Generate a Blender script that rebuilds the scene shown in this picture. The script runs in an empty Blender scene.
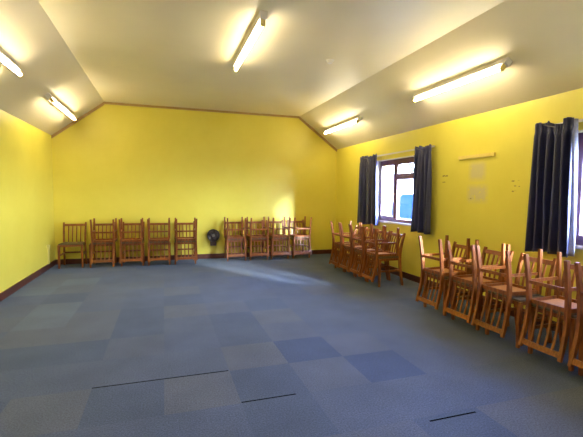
import bpy, bmesh, math, random
from mathutils import Vector, Matrix
random.seed(7)
S = bpy.context.scene
COL = S.collection
PI = math.pi

# ------------------------------------------------------------------ room dimensions (metres)
XL, XR = -2.03, 3.935          # side walls
YB, YN = 8.65, -3.2            # far wall, wall behind the camera
EAVE, TOP = 2.494, 3.201       # eaves and flat ceiling
XFL, XFR = -1.10, 2.978        # edges of the flat ceiling
WIN = [(5.53, 6.75), (1.72, 2.95)]    # window openings in the right wall (y0, y1)
WZ0, WZ1 = 0.93, 2.07
WALL_T = 0.26

# ------------------------------------------------------------------ node helpers
def mat(name, base=(0.8, 0.8, 0.8), rough=0.5, metal=0.0, spec=0.5):
    m = bpy.data.materials.new(name); m.use_nodes = True
    nt = m.node_tree; b = nt.nodes['Principled BSDF']
    b.inputs['Base Color'].default_value = (*base, 1)
    b.inputs['Roughness'].default_value = rough
    b.inputs['Metallic'].default_value = metal
    b.inputs['Specular IOR Level'].default_value = spec
    return m, nt, b
def node(nt, typ, **kw):
    n = nt.nodes.new(typ)
    for k, v in kw.items():
        if k in n.inputs: n.inputs[k].default_value = v
        else: setattr(n, k, v)
    return n
def ramp(nt, stops):
    r = nt.nodes.new('ShaderNodeValToRGB'); e = r.color_ramp.elements
    while len(e) < len(stops): e.new(0.5)
    for el, (p, c) in zip(e, stops): el.position = p; el.color = (*c, 1)
    return r
def objcoord(nt, scale=(1, 1, 1)):
    tc = nt.nodes.new('ShaderNodeTexCoord'); mp = nt.nodes.new('ShaderNodeMapping')
    mp.inputs['Scale'].default_value = scale
    nt.links.new(tc.outputs['Object'], mp.inputs['Vector']); return mp.outputs['Vector']
def bump(nt, b, height, strength=0.2, dist=0.01):
    bp = node(nt, 'ShaderNodeBump', Strength=strength, Distance=dist)
    nt.links.new(height, bp.inputs['Height']); nt.links.new(bp.outputs['Normal'], b.inputs['Normal'])

def noisy(name, c0, c1, scale, rough=0.6, bumpS=0.0, stretch=(1, 1, 1), detail=4, spec=0.5, metal=0.0):
    m, nt, b = mat(name, c0, rough, metal, spec)
    v = objcoord(nt, stretch)
    n = node(nt, 'ShaderNodeTexNoise', Scale=scale, Detail=detail)
    nt.links.new(v, n.inputs['Vector'])
    r = ramp(nt, [(0.3, c0), (0.7, c1)])
    nt.links.new(n.outputs['Fac'], r.inputs['Fac']); nt.links.new(r.outputs['Color'], b.inputs['Base Color'])
    if bumpS: bump(nt, b, n.outputs['Fac'], bumpS)
    return m

def box_mask(nt, pos, cy, cz, hy, hz, soft):
    """1 inside a soft ragged rectangle in the wall's own y-z plane"""
    sep = nt.nodes.new('ShaderNodeSeparateXYZ'); nt.links.new(pos, sep.inputs[0])
    def edge(sock, c, h):
        s = node(nt, 'ShaderNodeMath', operation='SUBTRACT'); nt.links.new(sock, s.inputs[0]); s.inputs[1].default_value = c
        a = node(nt, 'ShaderNodeMath', operation='ABSOLUTE'); nt.links.new(s.outputs[0], a.inputs[0])
        mr = node(nt, 'ShaderNodeMapRange'); nt.links.new(a.outputs[0], mr.inputs['Value'])
        mr.inputs['From Min'].default_value = h; mr.inputs['From Max'].default_value = h - soft
        return mr.outputs[0]
    e1 = edge(sep.outputs['Y'], cy, hy); e2 = edge(sep.outputs['Z'], cz, hz)
    mu = node(nt, 'ShaderNodeMath', operation='MULTIPLY'); nt.links.new(e1, mu.inputs[0]); nt.links.new(e2, mu.inputs[1])
    return mu.outputs[0]

YEL0, YEL1 = (0.74, 0.635, 0.07), (0.80, 0.70, 0.10)
def yellow(name, marks=()):
    m, nt, b = mat(name, YEL0, 0.42, spec=0.5)
    v = objcoord(nt)
    n = node(nt, 'ShaderNodeTexNoise', Scale=1.3, Detail=6, Roughness=0.6); nt.links.new(v, n.inputs['Vector'])
    r = ramp(nt, [(0.3, YEL0), (0.7, YEL1)]); nt.links.new(n.outputs['Fac'], r.inputs['Fac'])
    col = r.outputs['Color']
    big = node(nt, 'ShaderNodeTexNoise', Scale=26, Detail=5); nt.links.new(v, big.inputs['Vector'])
    for (cy, cz, hy, hz, soft, c, cut) in marks:
        k = box_mask(nt, v, cy, cz, hy, hz, soft)
        th = node(nt, 'ShaderNodeMapRange'); nt.links.new(big.outputs['Fac'], th.inputs['Value'])
        th.inputs['From Min'].default_value = cut; th.inputs['From Max'].default_value = cut + 0.08
        mu = node(nt, 'ShaderNodeMath', operation='MULTIPLY'); nt.links.new(k, mu.inputs[0]); nt.links.new(th.outputs[0], mu.inputs[1])
        mx = node(nt, 'ShaderNodeMix', data_type='RGBA')
        nt.links.new(mu.outputs[0], mx.inputs[0]); nt.links.new(col, mx.inputs[6]); mx.inputs[7].default_value = (*c, 1)
        col = mx.outputs[2]
    nt.links.new(col, b.inputs['Base Color'])
    f = node(nt, 'ShaderNodeTexNoise', Scale=60, Detail=3); nt.links.new(v, f.inputs['Vector'])
    bump(nt, b, f.outputs['Fac'], 0.08, 0.004)
    return m
PALE = (0.66, 0.57, 0.25); HOLE = (0.36, 0.26, 0.05)
M = {}
M['yellow'] = yellow('yellow_paint')
M['yellow_marked'] = yellow('yellow_paint_marked', [
    (4.19, 1.75, 0.17, 0.15, 0.08, PALE, 0.30), (4.18, 1.45, 0.20, 0.14, 0.08, PALE, 0.33),
    (4.24, 1.385, 0.10, 0.012, 0.006, HOLE, 0.55),
    (4.81, 1.71, 0.06, 0.014, 0.004, HOLE, 0.52), (4.83, 1.62, 0.05, 0.010, 0.004, HOLE, 0.54),
    (3.59, 1.60, 0.06, 0.010, 0.003, HOLE, 0.50), (3.58, 1.54, 0.06, 0.010, 0.003, HOLE, 0.50), (3.59, 1.48, 0.05, 0.010, 0.003, HOLE, 0.50)])
M['batten_paint'] = noisy('yellow_batten_paint', (0.72, 0.56, 0.13), (0.82, 0.66, 0.2), 6, 0.35)
M['ceiling'] = noisy('cream_ceiling_paint', (0.74, 0.66, 0.47), (0.80, 0.72, 0.53), 1.1, 0.42, 0.04, (1, 1, 1), 6)
M['skirt'] = noisy('stained_skirting', (0.060, 0.013, 0.007), (0.10, 0.024, 0.012), 9, 0.35, 0, (1, 0.15, 1))
M['cove'] = noisy('cove_trim_wood', (0.36, 0.22, 0.07), (0.44, 0.28, 0.10), 7, 0.5)
M['white'] = noisy('white_gloss_paint', (0.74, 0.70, 0.66), (0.80, 0.77, 0.73), 5, 0.3)
M['frame'] = noisy('plum_window_stain', (0.125, 0.055, 0.088), (0.18, 0.085, 0.125), 12, 0.3, 0, (1, 1, 0.2))
M['metal'] = noisy('brushed_metal', (0.55, 0.54, 0.52), (0.65, 0.63, 0.6), 40, 0.3, metal=1.0)
M['black'] = noisy('black_plastic', (0.018, 0.015, 0.016), (0.035, 0.03, 0.03), 30, 0.3)
M['fan_brown'] = noisy('dark_brown_metal', (0.05, 0.028, 0.016), (0.08, 0.045, 0.025), 30, 0.35)
M['navy'] = noisy('navy_curtain_cloth', (0.012, 0.015, 0.072), (0.026, 0.030, 0.115), 55, 0.40, 0.15, (1, 1, 0.15), spec=0.7)
_b = M['navy'].node_tree.nodes['Principled BSDF']; _b.inputs['Sheen Weight'].default_value = 0.8; _b.inputs['Sheen Roughness'].default_value = 0.35; _b.inputs['Sheen Tint'].default_value = (0.55, 0.58, 1.0, 1)
M['lining'] = noisy('pale_curtain_lining', (0.22, 0.23, 0.31), (0.28, 0.29, 0.38), 60, 0.8)
M['conduit'] = noisy('painted_conduit', (0.66, 0.56, 0.14), (0.72, 0.62, 0.18), 8, 0.4)
M['cord'] = noisy('grey_tape', (0.10, 0.10, 0.13), (0.16, 0.16, 0.2), 30, 0.7)
M['grey_blade'] = noisy('grey_fan_blade', (0.10, 0.08, 0.075), (0.16, 0.13, 0.12), 20, 0.35)

def wood(name, c0, c1, c2, rough=0.32):
    m, nt, b = mat(name, c1, rough)
    v = objcoord(nt, (9, 9, 1.6))
    n = node(nt, 'ShaderNodeTexNoise', Scale=5, Detail=5, Distortion=0.8); nt.links.new(v, n.inputs['Vector'])
    r = ramp(nt, [(0.25, c0), (0.5, c1), (0.8, c2)]); nt.links.new(n.outputs['Fac'], r.inputs['Fac'])
    nt.links.new(r.outputs['Color'], b.inputs['Base Color'])
    bump(nt, b, n.outputs['Fac'], 0.06, 0.003)
    return m
M['wood'] = wood('varnished_chair_wood', (0.110, 0.026, 0.005), (0.225, 0.062, 0.010), (0.34, 0.110, 0.020))
M['ply'] = wood('pale_plywood', (0.42, 0.19, 0.065), (0.50, 0.24, 0.085), (0.57, 0.29, 0.11), 0.5)
M['vinyl'] = noisy('brown_seat_cover', (0.095, 0.062, 0.030), (0.135, 0.09, 0.045), 40, 0.45, 0.1)

def carpet(name, c):
    m, nt, b = mat(name, c, 0.95, spec=0.15)
    v = objcoord(nt)
    n = node(nt, 'ShaderNodeTexNoise', Scale=95, Detail=4, Roughness=0.7); nt.links.new(v, n.inputs['Vector'])
    n2 = node(nt, 'ShaderNodeTexNoise', Scale=2.2, Detail=4); nt.links.new(v, n2.inputs['Vector'])
    r = ramp(nt, [(0.25, tuple(x * 0.45 for x in c)), (0.75, tuple(x * 1.55 for x in c))]); nt.links.new(n.outputs['Fac'], r.inputs['Fac'])
    r2 = ramp(nt, [(0.3, (0.86, 0.86, 0.86)), (0.7, (1.1, 1.1, 1.1))]); nt.links.new(n2.outputs['Fac'], r2.inputs['Fac'])
    mx = node(nt, 'ShaderNodeMix', data_type='RGBA', blend_type='MULTIPLY'); mx.inputs[0].default_value = 1
    nt.links.new(r.outputs['Color'], mx.inputs[6]); nt.links.new(r2.outputs['Color'], mx.inputs[7])
    nt.links.new(mx.outputs[2], b.inputs['Base Color'])
    b.inputs['Sheen Weight'].default_value = 0.12; b.inputs['Sheen Roughness'].default_value = 0.45; b.inputs['Sheen Tint'].default_value = (0.75, 0.87, 1.0, 1)
    bump(nt, b, n.outputs['Fac'], 0.5, 0.006)
    return m
CARPET = [carpet('carpet_blue_grey', (0.065, 0.084, 0.138)), carpet('carpet_grey', (0.073, 0.089, 0.134)),
          carpet('carpet_slate', (0.057, 0.076, 0.126)), carpet('carpet_tan_grey', (0.080, 0.093, 0.126)),
          carpet('carpet_dark_blue', (0.045, 0.065, 0.128)), carpet('carpet_pale', (0.090, 0.110, 0.152)),
          carpet('carpet_mid', (0.067, 0.085, 0.134))]
M['seam'] = mat('carpet_seam', (0.006, 0.006, 0.007), 1.0, spec=0.0)[0]

m, nt, b = mat('warm_tube', (0.9, 0.9, 0.85), 0.3)
b.inputs['Emission Color'].default_value = (1.0, 0.84, 0.56, 1); b.inputs['Emission Strength'].default_value = 52.0
M['tube'] = m
m = bpy.data.materials.new('window_glass'); m.use_nodes = True; nt = m.node_tree; nt.nodes.clear()
o = nt.nodes.new('ShaderNodeOutputMaterial'); mx = nt.nodes.new('ShaderNodeMixShader'); fr = node(nt, 'ShaderNodeValue'); fr.outputs[0].default_value = 0.05
tr = nt.nodes.new('ShaderNodeBsdfTransparent'); gl = node(nt, 'ShaderNodeBsdfGlossy', Roughness=0.02)
nt.links.new(fr.outputs[0], mx.inputs[0]); nt.links.new(tr.outputs[0], mx.inputs[1]); nt.links.new(gl.outputs[0], mx.inputs[2]); nt.links.new(mx.outputs[0], o.inputs[0])
M['glass'] = m
M['render'] = noisy('pale_render', (0.60, 0.56, 0.58), (0.68, 0.64, 0.66), 3, 0.8)
M['paving'] = noisy('pale_paving', (0.36, 0.36, 0.36), (0.46, 0.46, 0.45), 4, 0.9)
M['van_blue'] = noisy('dark_blue_car_paint', (0.006, 0.016, 0.036), (0.007, 0.018, 0.042), 3, 0.9, spec=0.0)
M['leaf'] = noisy('leaf_green', (0.02, 0.04, 0.015), (0.04, 0.07, 0.02), 8, 0.9)
M['bark'] = noisy('bark', (0.10, 0.07, 0.05), (0.16, 0.12, 0.08), 12, 0.9)

# ------------------------------------------------------------------ mesh helpers
def obj(name, bm, mats, parent=None, smooth=False, bevel=0.0):
    if bevel:
        bmesh.ops.bevel(bm, geom=[e for e in bm.edges if e.calc_face_angle(0) > 0.6], offset=bevel, segments=2, affect='EDGES', profile=0.6)
    bmesh.ops.recalc_face_normals(bm, faces=bm.faces)
    me = bpy.data.meshes.new(name); bm.to_mesh(me); bm.free()
    for mm in (mats if isinstance(mats, (list, tuple)) else [mats]): me.materials.append(mm)
    if smooth:
        for p in me.polygons: p.use_smooth = True
    o = bpy.data.objects.new(name, me); COL.objects.link(o)
    if parent: o.parent = parent
    return o
def add_box(bm, x0, x1, y0, y1, z0, z1, mi=0):
    vs = [bm.verts.new((x, y, z)) for x in (x0, x1) for y in (y0, y1) for z in (z0, z1)]
    for q in ((0, 1, 3, 2), (4, 6, 7, 5), (0, 4, 5, 1), (2, 3, 7, 6), (0, 2, 6, 4), (1, 5, 7, 3)):
        bm.faces.new([vs[i] for i in q]).material_index = mi
    return vs
def box(*a, **k):
    bm = bmesh.new(); add_box(bm, *a, **k); return bm
def add_sweep(bm, pts, w, t):
    """rectangular section swept along pts in a y-z curve; w across x, t across the curve; either may be a list"""
    n = len(pts); W = w if isinstance(w, (list, tuple)) else [w] * n; T = t if isinstance(t, (list, tuple)) else [t] * n
    rings = []
    for i, p in enumerate(pts):
        a = Vector(pts[max(i - 1, 0)]); c = Vector(pts[min(i + 1, n - 1)]); d = (c - a).normalized()
        nrm = Vector((0, d.z, -d.y)).normalized(); side = Vector((1, 0, 0)); p = Vector(p)
        rings.append([bm.verts.new(p + side * sx * W[i] / 2 + nrm * sn * T[i] / 2) for sx, sn in ((-1, -1), (1, -1), (1, 1), (-1, 1))])
    for a, c in zip(rings, rings[1:]):
        for k in range(4): bm.faces.new((a[k], a[(k + 1) % 4], c[(k + 1) % 4], c[k]))
    bm.faces.new(rings[0][::-1]); bm.faces.new(rings[-1])
def sweep(*a):
    bm = bmesh.new(); add_sweep(bm, *a); return bm
def add_cyl(bm, p0, p1, r0, r1=None, seg=14, mi=0):
    r1 = r0 if r1 is None else r1
    p0, p1 = Vector(p0), Vector(p1); d = (p1 - p0).normalized(); u = d.orthogonal().normalized(); v = d.cross(u)
    A = [bm.verts.new(p0 + (u * math.cos(2 * PI * k / seg) + v * math.sin(2 * PI * k / seg)) * r0) for k in range(seg)]
    B = [bm.verts.new(p1 + (u * math.cos(2 * PI * k / seg) + v * math.sin(2 * PI * k / seg)) * r1) for k in range(seg)]
    for k in range(seg): bm.faces.new((A[k], A[(k + 1) % seg], B[(k + 1) % seg], B[k])).material_index = mi
    bm.faces.new(A[::-1]).material_index = mi; bm.faces.new(B).material_index = mi
def cyl(*a, **k):
    bm = bmesh.new(); add_cyl(bm, *a, **k); return bm
def add_torus(bm, c, axis, R, r, seg=28, ms=8):
    axis = Vector(axis).normalized(); u = axis.orthogonal().normalized(); v = axis.cross(u); c = Vector(c); rings = []
    for i in range(seg):
        a = 2 * PI * i / seg; d = u * math.cos(a) + v * math.sin(a)
        rings.append([bm.verts.new(c + d * (R + r * math.cos(2 * PI * k / ms)) + axis * r * math.sin(2 * PI * k / ms)) for k in range(ms)])
    for i in range(seg):
        A, B = rings[i], rings[(i + 1) % seg]
        for k in range(ms): bm.faces.new((A[k], A[(k + 1) % ms], B[(k + 1) % ms], B[k]))
def add_prism(bm, poly, axis, a0, a1, mi=0):
    """poly in the plane across axis ('x': y,z / 'y': x,z), extruded a0..a1"""
    f = (lambda q, a: (a, q[0], q[1])) if axis == 'x' else (lambda q, a: (q[0], a, q[1]))
    A = [bm.verts.new(f(q, a0)) for q in poly]; B = [bm.verts.new(f(q, a1)) for q in poly]; n = len(poly)
    for k in range(n): bm.faces.new((A[k], A[(k + 1) % n], B[(k + 1) % n], B[k])).material_index = mi
    bm.faces.new(A[::-1]).material_index = mi; bm.faces.new(B).material_index = mi
def prism(*a, **k):
    bm = bmesh.new(); add_prism(bm, *a, **k); return bm

def tag(o, label, cat, group=None, kind=None):
    o['label'] = label; o['category'] = cat
    if group: o['group'] = group
    if kind: o['kind'] = kind
    return o
def thing(name, label, cat, loc=(0, 0, 0), rot=(0, 0, 0), group=None):
    o = bpy.data.objects.new(name, None); COL.objects.link(o); o.empty_display_size = 0.1
    o.location = loc; o.rotation_euler = rot
    return tag(o, label, cat, group)
def struct(name, bm, mats, parent=None, label=None, bevel=0.0):
    o = obj(name, bm, mats, parent, bevel=bevel)
    if not parent: o['kind'] = 'structure'; o['category'] = name.split('_')[0]
    if label: o['label'] = label
    return o
def dup(root, loc, rot, label, group):
    r = root.copy(); COL.objects.link(r); r.location = loc; r.rotation_euler = rot; r['label'] = label; r['group'] = group
    for ch in list(root.children):
        c = ch.copy(); COL.objects.link(c); c.parent = r
        for g in ch.children:
            d = g.copy(); COL.objects.link(d); d.parent = c
    return r

# ------------------------------------------------------------------ floor of carpet tiles
X0, Y0, TX, TY = -0.01, 2.555, 0.498, 0.508
special = {(3, 0): 4, (2, 1): 4, (0, 0): 3, (1, 1): 3, (2, 0): 1, (-3, 4): 5, (-3, 5): 5, (-3, 8): 5, (-2, 4): 3, (-1, 0): 2, (-1, -1): 0,
           (-3, 2): 2, (-2, 2): 2, (-3, 3): 3, (-2, 3): 3, (-4, 3): 6, (0, 6): 3, (-1, 4): 2, (-1, 1): 6, (0, 1): 6, (1, 0): 2, (1, -1): 2, (2, -1): 6, (3, -1): 6,
           (0, 2): 0, (1, 2): 2, (2, 2): 1, (2, 3): 3, (3, 2): 0, (3, 1): 1, (4, 1): 0, (4, 0): 6, (-1, 5): 0, (-2, 6): 1, (-4, 7): 5, (-2, 5): 6, (0, 3): 6, (1, 3): 2, (-1, 6): 6}
bm = bmesh.new()
def clampx(x): return min(max(x, XL), XR)
def clampy(y): return min(max(y, YN), YB)
for i in range(-5, 9):
    for j in range(-12, 13):
        xa, xb, ya, yb = clampx(X0 + TX * i), clampx(X0 + TX * (i + 1)), clampy(Y0 + TY * j), clampy(Y0 + TY * (j + 1))
        if xb - xa < 1e-4 or yb - ya < 1e-4: continue
        k = special.get((i, j)); k = random.choice([0, 1, 2, 6, 6, 0, 1, 3]) if k is None else k
        f = bm.faces.new([bm.verts.new(q) for q in ((xa, ya, 0), (xb, ya, 0), (xb, yb, 0), (xa, yb, 0))]); f.material_index = k
bmesh.ops.remove_doubles(bm, verts=bm.verts, dist=1e-4)
# open joints between tiles, and the slab below
for (xa, xb, y) in ((-0.508, 0.480, 3.063), (0.490, 0.88, 2.555), (1.58, 1.94, 1.99)):
    f = bm.faces.new([bm.verts.new(q) for q in ((xa, y, 0.001), (xb, y, 0.001), (xb, y + 0.014, 0.001), (xa, y + 0.014, 0.001))]); f.material_index = 7
f0 = len(bm.faces)
bm2 = bmesh.new(); add_box(bm2, XL - 0.1, XR + WALL_T, YN - 0.2, YB + 0.2, -0.15, -0.002, 1)
me = bpy.data.meshes.new('tmp'); bm2.to_mesh(me); bm2.free(); bm.from_mesh(me); bpy.data.meshes.remove(me)
struct('floor', bm, CARPET + [M['seam']], label='blue and grey carpet tile floor')
bpy.data.objects['floor'].data.flip_normals() if bpy.data.objects['floor'].data.polygons[0].normal.z < 0 else None

# ------------------------------------------------------------------ walls and ceiling
gable = [(XL - 0.2, -0.1), (XR + WALL_T, -0.1), (XR + WALL_T, EAVE), (XR, EAVE), (XFR, TOP), (XFL, TOP), (XL, EAVE), (XL - 0.2, EAVE)]
struct('wall_back', prism(gable, 'y', YB, YB + 0.2), M['yellow'], label='yellow painted gable end wall')
struct('wall_front', prism(gable, 'y', YN - 0.2, YN), M['yellow'], label='yellow painted wall behind the camera')
struct('wall_left', box(XL - 0.2, XL, YN, YB, -0.1, EAVE), M['yellow'], label='left yellow side wall')
bm = bmesh.new()
ys = [YN] + [v for w in sorted(WIN) for v in w] + [YB]
for k in range(0, len(ys), 2): add_box(bm, XR, XR + WALL_T, ys[k], ys[k + 1], -0.1, EAVE)
for (a, c) in WIN:
    add_box(bm, XR, XR + WALL_T, a, c, -0.1, WZ0); add_box(bm, XR, XR + WALL_T, a, c, WZ1, EAVE)
bmesh.ops.remove_doubles(bm, verts=bm.verts, dist=1e-5)
struct('wall_right', bm, M['yellow_marked'], label='right yellow wall with window openings and pale scraped patches')
# ceiling: two slopes and a flat
t = 0.12
bm = bmesh.new()
add_prism(bm, [(XL - 0.2, EAVE - 0.16), (XL - 0.2, EAVE + 0.1), (XFL - 0.06, TOP + t), (XFR + 0.06, TOP + t), (XR + 0.40, EAVE - 0.16), (XR + 0.40, EAVE - 0.26),
              (XR + WALL_T, EAVE - 0.14), (XR + WALL_T, EAVE), (XR, EAVE), (XFR, TOP), (XFL, TOP), (XL, EAVE), (XL - 0.19, EAVE - 0.01)], 'y', YN - 0.2, YB + 0.2)
struct('ceiling', bm, M['ceiling'], label='cream ceiling with two sloping sides')

# skirting boards
struct('baseboard_left', box(XL, XL + 0.018, YN, YB, 0, 0.10), M['skirt'], bevel=0.004)
struct('baseboard_back', box(XL + 0.018, XR - 0.018, YB - 0.018, YB, 0, 0.10), M['skirt'], bevel=0.004)
struct('baseboard_right', box(XR - 0.018, XR, YN, YB, 0, 0.10), M['skirt'], bevel=0.004)
# thin wooden cove where the far wall meets the ceiling
def off(poly, d):  # strip below a polyline in x-z
    return poly + [(x, z - d) for x, z in reversed(poly)]
struct('trim_1', prism(off([(XL, EAVE), (XFL, TOP)], 0.055), 'y', YB - 0.025, YB), M['cove'])
struct('trim_2', prism(off([(XFL, TOP), (XFR, TOP)], 0.042), 'y', YB - 0.025, YB), M['cove'])
struct('trim_3', prism(off([(XFR, TOP), (XR, EAVE)], 0.055), 'y', YB - 0.025, YB), M['cove'])

# ------------------------------------------------------------------ windows
FX0, FX1 = XR + 0.07, XR + 0.13
for wi, (a, c) in enumerate(WIN):
    r = bpy.data.objects.new('window_%d' % (wi + 1), None); COL.objects.link(r); r['kind'] = 'structure'; r['category'] = 'window'
    r['label'] = ['plum framed window between short navy curtains nearest the far wall', 'plum framed window at the right edge beside the long navy curtain', 'window behind the camera'][wi]
    r.location = (XR + 0.1, (a + c) / 2, WZ0)
    def part(name, bm, m, bevel=0.0, parent=r):
        o = obj(name, bm, m, parent, bevel=bevel); o.matrix_parent_inverse = Matrix.Translation(-Vector(r.location)); return o
    mid = a + (c - a) * 0.54          # mullion
    bm = bmesh.new()
    add_box(bm, FX0, FX1, a, a + 0.055, WZ0, WZ1); add_box(bm, FX0, FX1, c - 0.055, c, WZ0, WZ1)
    add_box(bm, FX0, FX1, a + 0.055, c - 0.055, WZ1 - 0.06, WZ1); add_box(bm, FX0, FX1, a + 0.055, c - 0.055, WZ0, WZ0 + 0.06)
    add_box(bm, FX0, FX1, mid - 0.03, mid + 0.03, WZ0 + 0.06, WZ1 - 0.06)
    add_box(bm, FX0, FX1, a + 0.055, mid - 0.03, 1.70, 1.76)
    part('frame', bm, M['frame'])
    def sash(y0, y1, z0, z1, name='sash'):
        bm = bmesh.new(); w = 0.04; xa, xb = FX0 - 0.018, FX1 - 0.02
        add_box(bm, xa, xb, y0, y0 + w, z0, z1); add_box(bm, xa, xb, y1 - w, y1, z0, z1)
        add_box(bm, xa, xb, y0 + w, y1 - w, z0, z0 + w); add_box(bm, xa, xb, y0 + w, y1 - w, z1 - w, z1)
        s = obj(name, bm, M['frame'], r); s.matrix_parent_inverse = Matrix.Translation(-Vector(r.location))
        p = obj('pane', box(FX0 + 0.022, FX0 + 0.028, y0 + w, y1 - w, z0 + w, z1 - w), M['glass'], s)
        p.matrix_parent_inverse = Matrix.Identity(4)
        return s
    s1 = sash(mid + 0.032, c - 0.057, WZ0 + 0.062, WZ1 - 0.062)
    s2 = sash(a + 0.057, mid - 0.032, 1.762, WZ1 - 0.062)
    part('pane', box(FX0 + 0.022, FX0 + 0.028, a + 0.055, mid - 0.03, WZ0 + 0.06, 1.70), M['glass'])
    bm = bmesh.new(); add_box(bm, FX0 - 0.032, FX0 - 0.018, mid + 0.04, mid + 0.06, 1.42, 1.46); add_box(bm, FX0 - 0.042, FX0 - 0.032, mid + 0.04, mid + 0.055, 1.34, 1.45)
    part('handle', bm, M['metal'], 0.002)
    bm = bmesh.new(); add_box(bm, FX0 - 0.03, FX0, a + 0.02, a + 0.04, 1.44, 1.50); add_box(bm, FX0 - 0.045, FX0 - 0.03, a + 0.022, a + 0.036, 1.38, 1.49)
    part('handle', bm, M['white'], 0.002)
    # white plaster reveal lining and sill board
    bm = bmesh.new()
    add_box(bm, XR - 0.002, FX0, c - 0.004, c + 0.012, WZ0, WZ1); add_box(bm, XR - 0.002, FX0, a - 0.012, a + 0.004, WZ0, WZ1)
    add_box(bm, XR - 0.002, FX0, a - 0.012, c + 0.012, WZ1 - 0.004, WZ1 + 0.012)
    part('reveal', bm, M['white'])
    part('sill', box(XR - 0.03, FX0, a - 0.03, c + 0.03, WZ0 - 0.025, WZ0 + 0.004), M['white'], 0.004)

# ------------------------------------------------------------------ curtains and rails
def curtain(y0, y1, z0, z1, seed, label, folds, lining_edge=False, xc=XR - 0.12, flare=0.0, sag=0.02):
    rnd = random.Random(seed)
    ph = [rnd.uniform(0, 6.28) for _ in range(6)]
    root = thing('curtain', label, 'curtain', (xc, (y0 + y1) / 2, z0), group='navy pleated curtains')
    NU, NV = 150, 30
    bm = bmesh.new(); grid = []
    for v in range(NV + 1):
        fz = v / NV; z = z0 + (z1 - z0) * fz; row = []
        amp = 0.048 * (1 - 0.45 * fz ** 3); 
        hem = (1 + flare * (1 - fz))
        for u in range(NU + 1):
            s = u / NU
            ww = s + 0.012 * math.sin(5 * s * 2 + ph[0] + fz * 1.5) * math.sin(PI * s)
            y = (y0 + y1) / 2 + ((y0 - y1) * (ww - 0.5)) * hem
            x = xc + amp * math.sin(folds * 2 * PI * ww + ph[1] + 0.5 * math.sin(fz * 2 + ph[2])) + (0.014 * math.sin(folds * 3.3 * ww * PI + ph[3] + 2 * fz) + 0.012 * math.sin(folds * 1.3 * ww * PI + ph[4] - 3 * fz)) * (1 - fz * 0.5)
            zz = z
            if fz > 0.955: x = xc + (x - xc) * 0.75 + 0.008 * math.sin(folds * 9 * PI * ww)
            if 0.925 < fz < 0.965: x = xc + (x - xc) * 0.5
            zz -= sag * math.exp(-((s - 0.6) / 0.13) ** 2) * fz ** 6
            row.append(bm.verts.new((x - xc, y - (y0 + y1) / 2, zz - z0 + 0.012 * math.sin(7 * s + ph[4]) * (1 - fz) + (0.010 * math.sin(folds * 5 * s + ph[5]) if fz > 0.97 else 0))))
        grid.append(row)
    for v in range(NV):
        for u in range(NU): bm.faces.new((grid[v][u], grid[v][u + 1], grid[v + 1][u + 1], grid[v + 1][u]))
    o = obj('drape', bm, [M['navy'], M['navy']], root, smooth=True)
    sd = o.modifiers.new('thickness', 'SOLIDIFY'); sd.thickness = 0.004; sd.offset = 0
    if lining_edge:      # pale lining showing past the leading edge
        bm = bmesh.new(); g = []
        for v in range(NV + 1):
            fz = v / NV; row = []
            for u in range(13):
                s = u / 12
                wid = 0.020 + 0.030 * (1 - fz)
                row.append(bm.verts.new((0.0 + 0.045 * s + 0.010 * math.sin(s * 7 + fz * 4), (y0 - y1) / 2 * (1 + flare * (1 - fz)) - 0.004 + 0.02 - wid * math.sin(s * 2.4), (z1 - z0) * fz * 0.985 + 0.004)))
            g.append(row)
        for v in range(NV):
            for u in range(12): bm.faces.new((g[v][u], g[v][u + 1], g[v + 1][u + 1], g[v + 1][u]))
        l = obj('lining', bm, M['lining'], root, smooth=True); l['label'] = 'pale lining along the window edge'
        sd = l.modifiers.new('thickness', 'SOLIDIFY'); sd.thickness = 0.003; sd.offset = 0
    # heading tape with tied cords
    bm = bmesh.new(); add_cyl(bm, (-0.052, (y0 - y1) * 0.1, (z1 - z0) * 0.945), (-0.05, (y0 - y1) * -0.18, (z1 - z0) * 0.972), 0.006, seg=6)
    add_cyl(bm, (-0.052, (y0 - y1) * 0.1, (z1 - z0) * 0.945), (-0.054, (y0 - y1) * 0.14, (z1 - z0) * 0.87), 0.005, seg=6)
    obj('heading_cord', bm, M['cord'], root)
    return root
def rail(y0, y1, z, label):
    root = thing('curtain_rail', label, 'curtain rail', (XR, (y0 + y1) / 2, z), group='white curtain rails')
    h = (y1 - y0) / 2
    obj('rail', box(-0.034, -0.022, -h, h, -0.012, 0.014), M['white'], root, bevel=0.003)
    for s in (-0.8, 0, 0.8): obj('bracket', box(-0.022, 0, s * h - 0.012, s * h + 0.012, -0.008, 0.010), M['white'], root)
    return root

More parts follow.
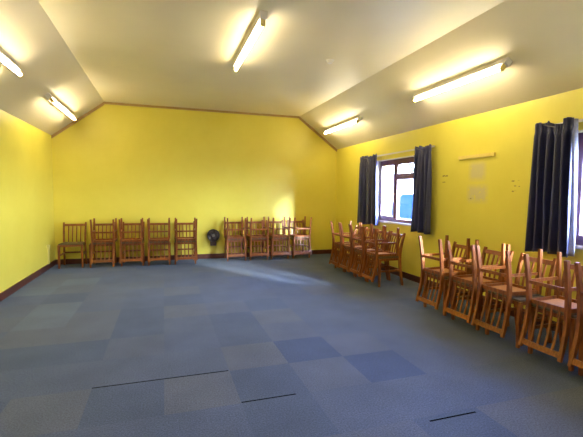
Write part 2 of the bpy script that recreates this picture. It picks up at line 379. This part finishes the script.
# ------------------------------------------------------------------ chairs
def make_chair():
    root = thing('dining_chair', '', 'chair')
    W = M['wood']
    # padded seat with plywood underside
    bm = bmesh.new(); poly = [(-0.196, -0.198), (0.196, -0.198), (0.178, 0.172), (-0.178, 0.172)]
    def slab(z0, z1, ins, mi):
        A = [bm.verts.new((x * (1 - ins), y * (1 - ins), z0)) for x, y in poly]; B = [bm.verts.new((x * (1 - ins), y * (1 - ins), z1)) for x, y in poly]
        fs = [bm.faces.new((A[k], A[(k + 1) % 4], B[(k + 1) % 4], B[k])) for k in range(4)] + [bm.faces.new(A[::-1]), bm.faces.new(B)]
        for f in fs: f.material_index = mi
    slab(0.438, 0.456, 0.0, 0)
    bmesh.ops.bevel(bm, geom=[e for e in bm.edges], offset=0.006, segments=2, affect='EDGES')
    slab(0.428, 0.4375, 0.03, 1)
    obj('seat', bm, [M['vinyl'], M['ply']], root)
    bm = bmesh.new()
    add_box(bm, -0.168, 0.168, -0.198, -0.176, 0.402, 0.437); add_box(bm, -0.160, 0.160, 0.150, 0.170, 0.402, 0.437)
    for s in (-1, 1): 
        vs = add_box(bm, min(s * 0.170, s * 0.190), max(s * 0.170, s * 0.190), -0.168, 0.155, 0.402, 0.437)
        for v in vs:
            if v.co.y > 0: v.co.x -= s * 0.014
    obj('seat_frame', bm, W, root, bevel=0.002)
    for s in (-1, 1):
        obj('leg', sweep([(s * 0.184, -0.182, 0.0), (s * 0.184, -0.182, 0.2), (s * 0.184, -0.182, 0.436)], [0.027, 0.034, 0.038], [0.027, 0.034, 0.038]), W, root, bevel=0.003)
    curve = [(0.234, 0.0), (0.214, 0.10), (0.197, 0.20), (0.184, 0.31), (0.178, 0.42), (0.181, 0.50), (0.190, 0.58), (0.208, 0.67), (0.232, 0.76), (0.252, 0.826)]
    def yat(z):
        for (y0, z0), (y1, z1) in zip(curve, curve[1:]):
            if z0 <= z <= z1: return y0 + (y1 - y0) * (z - z0) / (z1 - z0)
    for s in (-1, 1):
        pts = [(s * (0.174 + 0.008 * abs(z - 0.42) / 0.42), y, z) for y, z in curve]
        obj('back_post', sweep(pts, 0.028, [0.028, 0.034, 0.038, 0.041, 0.043, 0.041, 0.038, 0.034, 0.030, 0.026]), W, root, bevel=0.003)
    bm = bmesh.new()                      # top rail, slightly bowed
    n = 8; R = []
    for k in range(n + 1):
        x = -0.166 + 0.332 * k / n; bow = 0.006 * (1 - (2 * k / n - 1) ** 2)
        R.append([bm.verts.new((x, yat(z) + bow + d, z)) for z, d in ((0.756, -0.009), (0.756, 0.009), (0.800, 0.009), (0.800, -0.009))])
    for a, c in zip(R, R[1:]):
        for k in range(4): bm.faces.new((a[k], a[(k + 1) % 4], c[(k + 1) % 4], c[k]))
    bm.faces.new(R[0][::-1]); bm.faces.new(R[-1])
    obj('top_rail', bm, W, root, bevel=0.003)
    zs = [0.437, 0.50, 0.56, 0.61, 0.66, 0.71, 0.760]
    for k in range(4):
        x = -0.100 + 0.0667 * k
        obj('slat', sweep([(x, yat(z) - 0.012 + 0.012 * (z - 0.437) / 0.323, z) for z in zs], 0.018, 0.011), W, root, bevel=0.002)
    for s in (-1, 1):
        bm = bmesh.new(); A = add_box(bm, s * 0.180 - 0.009, s * 0.180 + 0.009, -0.166, 0.178, 0.226, 0.254)
        for v in A:
            if v.co.y > 0: v.co.x -= s * 0.005
        obj('side_stretcher', bm, W, root, bevel=0.002)
    obj('rear_stretcher', box(-0.163, 0.163, 0.184, 0.200, 0.232, 0.262), W, root, bevel=0.002)
    return root
proto = make_chair(); used = [False]
def place(x, y, rz, label, group, flip=False):
    if flip: loc, rot = (x, y, 0.913), (PI, 0, rz)
    else: loc, rot = (x, y, 0.0), (0, 0, rz)
    if not used[0]:
        used[0] = True; proto.location = loc; proto.rotation_euler = rot; proto['label'] = label; proto['group'] = group; return proto
    return dup(proto, loc, rot, label, group)
def stack(x, y, rz, low, up, g, rnd, sh=0.0, wob=1.0, wide=1.0):
    """an upright chair with its back to the wall and a second one upside down on its seat, back hanging in front"""
    a = place(x, y, rz + wob * rnd.uniform(-0.02, 0.02), low, 'upright chairs under the stacks ' + g)
    # front of the chair is its local -y
    f = Vector((math.sin(rz), -math.cos(rz))); r_ = Vector((math.cos(rz), math.sin(rz)))
    p = Vector((x, y)) + f * 0.058 + r_ * sh
    b = place(p.x, p.y, rz + wob * rnd.uniform(-0.022, 0.022), up, 'upside-down chairs on the stacks ' + g, True)
    a.scale.x = b.scale.x = wide

rnd = random.Random(3)
c0 = place(-1.655, 8.335, 0.0, 'single upright slat-back wooden chair in the corner, nothing stacked on it', 'upright chairs along the far wall'); c0.scale.x = 1.05
ordn = ['first', 'second', 'third', 'fourth']
place_name = {0: 'far-wall group beside the lone chair', 1: 'far-wall group between black fan and right corner'}
for gi, row in enumerate(([(-1.125, 8.30), (-0.585, 8.285), (-0.095, 8.265), (0.405, 8.25)], [(1.455, 8.36), (1.93, 8.36), (2.40, 8.36), (2.90, 8.36)])):
    for k, (x, y) in enumerate(row):
        ref = ('the %s far-wall stack from the lone chair' if gi == 0 else 'the %s far-wall stack right of the fan') % ordn[k]
        stack(x, y, 0.0, 'upright wooden chair at the bottom of ' + ref, 'upside-down wooden chair on ' + ref,
              'left of the fan' if gi == 0 else 'right of the fan', rnd, [(0.03, -0.02, 0.0, 0.015), (-0.02, 0.0, 0.01, 0.0)][gi][k], 1.0, 1.055 if gi == 0 else 1.03)
for k, y in enumerate([5.455, 5.873, 6.291, 6.709]):
    ref = 'the %s stack from the near end under the far window' % ordn[k]
    stack(3.335, y, -PI / 2, 'upright wooden chair under ' + ref, 'upturned wooden chair atop ' + ref, 'under the far window', rnd, [0.006, 0.0, 0.003, 0.0][k], 0.25)
near = ['nearest right-wall stack, cut off by the photo edge', 'right-wall stack under the large navy curtain',
        'third right-wall stack from the photo edge, beside a gap', 'fourth right-wall stack from the photo edge', 'last right-wall stack before the long gap']
for k, (y, sh) in enumerate(((1.995, 0.0), (2.455, 0.0), (2.955, -0.065), (3.455, 0.0), (3.965, 0.0))):
    stack(3.335, y, -PI / 2 + (0.02 if k == 1 else 0), 'upright wooden chair in the ' + near[k], 'upside-down wooden chair on the ' + near[k], 'along the near right wall', rnd, sh)

# ------------------------------------------------------------------ curtains in place
curtain(6.55, 7.20, 0.84, 2.185, 1, 'short navy curtain on the far side of the far window', 6, flare=0.14)
curtain(4.98, 5.41, 0.84, 2.185, 2, 'navy curtain on the near side of the far window', 5, flare=0.10)
curtain(2.83, 3.255, 0.83, 2.20, 5, 'large navy curtain beside the window at the right edge', 5, True, flare=0.06, sag=0.05)
curtain(1.05, 1.50, 0.86, 2.20, 6, 'navy curtain beyond the right edge of the photo, on the nearest window', 4)
rail(5.04, 7.14, 2.165, 'white curtain rail over the far window')
rail(1.08, 3.22, 2.17, 'white curtain rail over the window at the right edge')

# ------------------------------------------------------------------ tube lights
def make_light():
    root = thing('ceiling_tube_light', '', 'light')
    obj('batten', box(-0.036, 0.036, -0.80, 0.80, -0.070, 0.0), M['white'], root, bevel=0.006)
    obj('tube', cyl((0, -0.745, -0.108), (0, 0.745, -0.108), 0.019, seg=16), M['tube'], root, smooth=False)
    for s in (-1, 1):
        bm = bmesh.new(); add_box(bm, -0.022, 0.022, min(s * 0.745, s * 0.775), max(s * 0.745, s * 0.775), -0.132, -0.070)
        obj('lamp_holder', bm, M['batten_paint'], root, bevel=0.004)
    return root
lp = make_light(); first = True
aL, aR = math.radians(-37.25), math.radians(36.5)
def slope_z(x): return EAVE + (x - XL) * (TOP - EAVE) / (XFL - XL) if x < 0 else EAVE + (XR - x) * (TOP - EAVE) / (XR - XFR)
lights = [(-1.595, 7.36, aL, 'tube light on the left slope nearest the far wall'), (-1.595, 4.50, aL, 'tube light on the left slope cut by the left photo edge'),
          (0.945, 4.64, 0, 'tube light in the middle of the flat ceiling'), (3.455, 7.33, aR, 'short-looking tube light on the right slope nearest the far wall'),
          (3.455, 4.08, aR, 'long-looking tube light on the right slope above the near chairs'),
          (-1.595, 1.6, aL, 'tube light on the left slope beyond the photo edge'), (0.945, 1.3, 0, 'tube light on the flat ceiling overhead'), (3.455, 0.95, aR, 'tube light on the right slope beyond the photo edge')]
for (x, y, a, lab) in lights:
    z = TOP if a == 0 else slope_z(x)
    if first: lp.location = (x, y, z); lp.rotation_euler = (0, a, 0); lp['label'] = lab; lp['group'] = 'ceiling tube lights'; first = False
    else: dup(lp, (x, y, z), (0, a, 0), lab, 'ceiling tube lights')

# smoke detector
r = thing('smoke_detector', 'small round smoke detector on the flat ceiling', 'smoke detector', (2.115, 4.91, TOP))
obj('base', cyl((0, 0, -0.012), (0, 0, 0), 0.055, seg=24), M['white'], r)
bm = bmesh.new(); add_cyl(bm, (0, 0, -0.045), (0, 0, -0.0125), 0.030, 0.042, seg=24); obj('cover', bm, M['white'], r)

# painted batten on the right wall
tag(obj('wall_batten', box(XR - 0.028, XR, 3.895, 4.52, 1.92, 1.965), M['batten_paint'], bevel=0.004), 'yellow painted wooden batten fixed on the right wall between the windows', 'batten')
# fan on the far wall
r = thing('wall_fan', 'small round dark fan on the far wall between the chair groups', 'fan', (1.015, YB, 0.46))
bm = bmesh.new(); add_torus(bm, (0, -0.10, 0.05), (0, 1, 0), 0.125, 0.010); add_torus(bm, (0, -0.05, 0.05), (0, 1, 0), 0.125, 0.008); add_torus(bm, (0, -0.125, 0.05), (0, 1, 0), 0.075, 0.004)
for k in range(20):
    a = 2 * PI * k / 20; c, s = math.cos(a), math.sin(a)
    add_cyl(bm, (c * 0.03, -0.128, 0.05 + s * 0.03), (c * 0.125, -0.10, 0.05 + s * 0.125), 0.0028, seg=5)
    add_cyl(bm, (c * 0.125, -0.10, 0.05 + s * 0.125), (c * 0.125, -0.05, 0.05 + s * 0.125), 0.0028, seg=5)
obj('cage', bm, M['black'], r, smooth=True)
for k in range(4):
    bm = bmesh.new(); a0 = 2 * PI * k / 4; V = []
    for q in range(7):
        a = a0 + 1.15 * q / 6
        for rr in (0.025, 0.075, 0.112): V.append(bm.verts.new((math.cos(a) * rr, -0.085 + 0.022 * q / 6, 0.05 + math.sin(a) * rr)))
    for q in range(6):
        for w in range(2): bm.faces.new((V[q * 3 + w], V[q * 3 + w + 1], V[q * 3 + w + 4], V[q * 3 + w + 3]))
    o = obj('blade', bm, M['grey_blade'], r, smooth=True); sd = o.modifiers.new('thickness', 'SOLIDIFY'); sd.thickness = 0.003
obj('hub', cyl((0, -0.120, 0.05), (0, -0.028, 0.05), 0.026, 0.045, seg=20), M['metal'], r)
obj('back_plate', cyl((0, -0.028, 0.05), (0, 0, 0.05), 0.128, 0.128, seg=32), M['fan_brown'], r)
obj('control_box', box(-0.06, 0.06, -0.09, 0, -0.175, -0.085), M['fan_brown'], r, bevel=0.008)
# pale conduit on the left wall near the corner
r = thing('conduit', 'yellow painted conduit running down the left wall by the corner chair', 'conduit', (XL, 8.15, 0.10))
obj('trunk', box(0, 0.022, -0.02, 0.02, 0.0, 0.26), M['conduit'], r, bevel=0.003)
obj('socket_box', box(0, 0.035, -0.045, 0.045, 0.26, 0.35), M['conduit'], r, bevel=0.005)

# ------------------------------------------------------------------ outside
tag(obj('ground_outside', box(XR + WALL_T, 40, -30, 45, -0.2, 0.0), M['paving']), 'pale paving outside the windows', 'paving', kind='structure')
# pale building opposite
r = thing('outside_building', 'pale rendered building seen through the far window', 'building', (17, 22, 0.0))
obj('wall', box(-0.2, 5, -9, 9, 0, 2.62), M['render'], r)
obj('roof', prism([(-0.6, 2.62), (5.4, 2.62), (2.4, 3.3)], 'y', -9.4, 9.4), M['paving'], r)
obj('door', box(-0.26, -0.2, -3.0, -2.0, 0, 2.05), M['white'], r)
# blue van
r = thing('outside_car', 'blue car parked outside, seen through the far window', 'car', (13.1, 16.2, 0.0), (0, 0, 0))
obj('body', prism([(-2.3, 0.35), (2.3, 0.35), (2.3, 0.8), (2.15, 0.95), (1.3, 1.0), (0.6, 1.46), (-1.7, 1.48), (-2.3, 1.0)], 'y', -0.85, 0.85), M['van_blue'], r, bevel=0.03)
for sx in (-1.45, 1.45):
    for sy in (-0.80, 0.80): obj('wheel', cyl((sx, sy - 0.09, 0.32), (sx, sy + 0.09, 0.32), 0.32, seg=24), M['black'], r)
for sy in (-0.856, 0.853): obj('side_window', box(-1.4, 0.4, sy, sy + 0.004, 1.02, 1.36), M['black'], r)
# tree
r = thing('outside_tree', 'leafy tree behind the pale building outside', 'tree', (24.5, 33.0, 0.0))
obj('trunk', cyl((0, 0, 0), (0, 0, 3.0), 0.28, 0.16, seg=10), M['bark'], r)
bm = bmesh.new(); rt = random.Random(9)
for k in range(2600):
    d = Vector((rt.gauss(0, 1), rt.gauss(0, 1), rt.gauss(0, 1))).normalized(); R = 2.6 * rt.random() ** 0.35
    c = Vector((0, 0, 4.6)) + Vector((d.x * R * 1.1, d.y * R * 1.1, d.z * R * 0.95)); u = Vector((rt.gauss(0, 1), rt.gauss(0, 1), rt.gauss(0, 1))).normalized(); v = u.orthogonal().normalized()
    bm.faces.new([bm.verts.new(c + u * 0.17), bm.verts.new(c + v * 0.09), bm.verts.new(c - u * 0.17), bm.verts.new(c - v * 0.09)])
obj('foliage', bm, M['leaf'], r)

# ------------------------------------------------------------------ sky, sun, portals
w = bpy.data.worlds.new('sky'); S.world = w; w.use_nodes = True; nt = w.node_tree; nt.nodes.clear()
tc = nt.nodes.new('ShaderNodeTexCoord'); sep = nt.nodes.new('ShaderNodeSeparateXYZ'); nt.links.new(tc.outputs['Generated'], sep.inputs[0])
rp = ramp(nt, [(0.0, (0.20, 0.22, 0.26)), (0.5, (0.54, 0.67, 1.0)), (0.62, (0.45, 0.59, 1.0)), (0.71, (0.31, 0.44, 0.88)), (0.79, (0.24, 0.38, 0.85)), (0.84, (0.03, 0.06, 0.20)), (1.0, (0.02, 0.05, 0.16))])
mr = node(nt, 'ShaderNodeMapRange'); mr.inputs['From Min'].default_value = -1; nt.links.new(sep.outputs['Z'], mr.inputs['Value'])
nt.links.new(mr.outputs[0], rp.inputs['Fac'])
# hazy brightening of the sky around the low sun
dot = node(nt, 'ShaderNodeVectorMath', operation='DOT_PRODUCT'); nt.links.new(tc.outputs['Generated'], dot.inputs[0]); dot.inputs[1].default_value = Vector((0.44, -0.90, 0.17)).normalized()
hz = node(nt, 'ShaderNodeMapRange', interpolation_type='SMOOTHERSTEP'); nt.links.new(dot.outputs['Value'], hz.inputs['Value'])
hz.inputs['From Min'].default_value = math.cos(math.radians(40)); hz.inputs['From Max'].default_value = 1.0; hz.inputs['To Max'].default_value = 1.15
hm = node(nt, 'ShaderNodeMix', data_type='RGBA', blend_type='ADD'); hm.inputs[0].default_value = 1
hc = node(nt, 'ShaderNodeVectorMath', operation='SCALE'); hc.inputs[0].default_value = (0.72, 0.86, 1.0); nt.links.new(hz.outputs[0], hc.inputs['Scale'])
nt.links.new(rp.outputs['Color'], hm.inputs[6]); nt.links.new(hc.outputs[0], hm.inputs[7])
bg = node(nt, 'ShaderNodeBackground', Strength=125.0); nt.links.new(hm.outputs[2], bg.inputs['Color'])
wo = nt.nodes.new('ShaderNodeOutputWorld'); nt.links.new(bg.outputs[0], wo.inputs[0])

ld = bpy.data.lights.new('low_sun', 'SUN'); ld.energy = 115.0; ld.angle = math.radians(11); ld.color = (0.74, 0.87, 1.0)
lo = bpy.data.objects.new('low_sun', ld); COL.objects.link(lo)
lo.rotation_euler = Vector((-0.425, 0.91, -0.28)).to_track_quat('-Z', 'Y').to_euler(); lo.location = (12, -15, 8)
for k, (a, c) in enumerate(WIN):
    ld = bpy.data.lights.new('window_portal', 'AREA'); ld.shape = 'RECTANGLE'; ld.size = c - a; ld.size_y = WZ1 - WZ0; ld.cycles.is_portal = True
    lo = bpy.data.objects.new('window_portal', ld); COL.objects.link(lo); lo.location = (XR + WALL_T + 0.01, (a + c) / 2, (WZ0 + WZ1) / 2)
    lo.rotation_euler = Matrix(((0, 0, 1), (1, 0, 0), (0, 1, 0))).to_euler()   # faces -x

# ------------------------------------------------------------------ camera
f_px, yaw, pitch, roll = 392.2864, 0.314959, 0.0620895, 0.0100791
cy, sy = math.cos(yaw), math.sin(yaw)
fw = Vector((sy * math.cos(pitch), cy * math.cos(pitch), -math.sin(pitch))); r0 = Vector((cy, -sy, 0)); u0 = r0.cross(fw)
rv = r0 * math.cos(roll) + u0 * math.sin(roll); uv = -r0 * math.sin(roll) + u0 * math.cos(roll)
cd = bpy.data.cameras.new('camera'); cd.sensor_width = 36; cd.lens = f_px * 36 / 583; cd.clip_start = 0.05
co = bpy.data.objects.new('camera', cd); COL.objects.link(co)
mw = Matrix((rv, uv, -fw)).transposed().to_4x4(); mw.translation = (0, 0, 1.42); co.matrix_world = mw
S.camera = co
S.view_settings.view_transform = 'Standard'; S.view_settings.look = 'None'; S.view_settings.exposure = 0.0; S.view_settings.gamma = 1.0
S.view_settings.use_curve_mapping = False
S.cycles.max_bounces = 10; S.cycles.diffuse_bounces = 6; S.cycles.transparent_max_bounces = 12
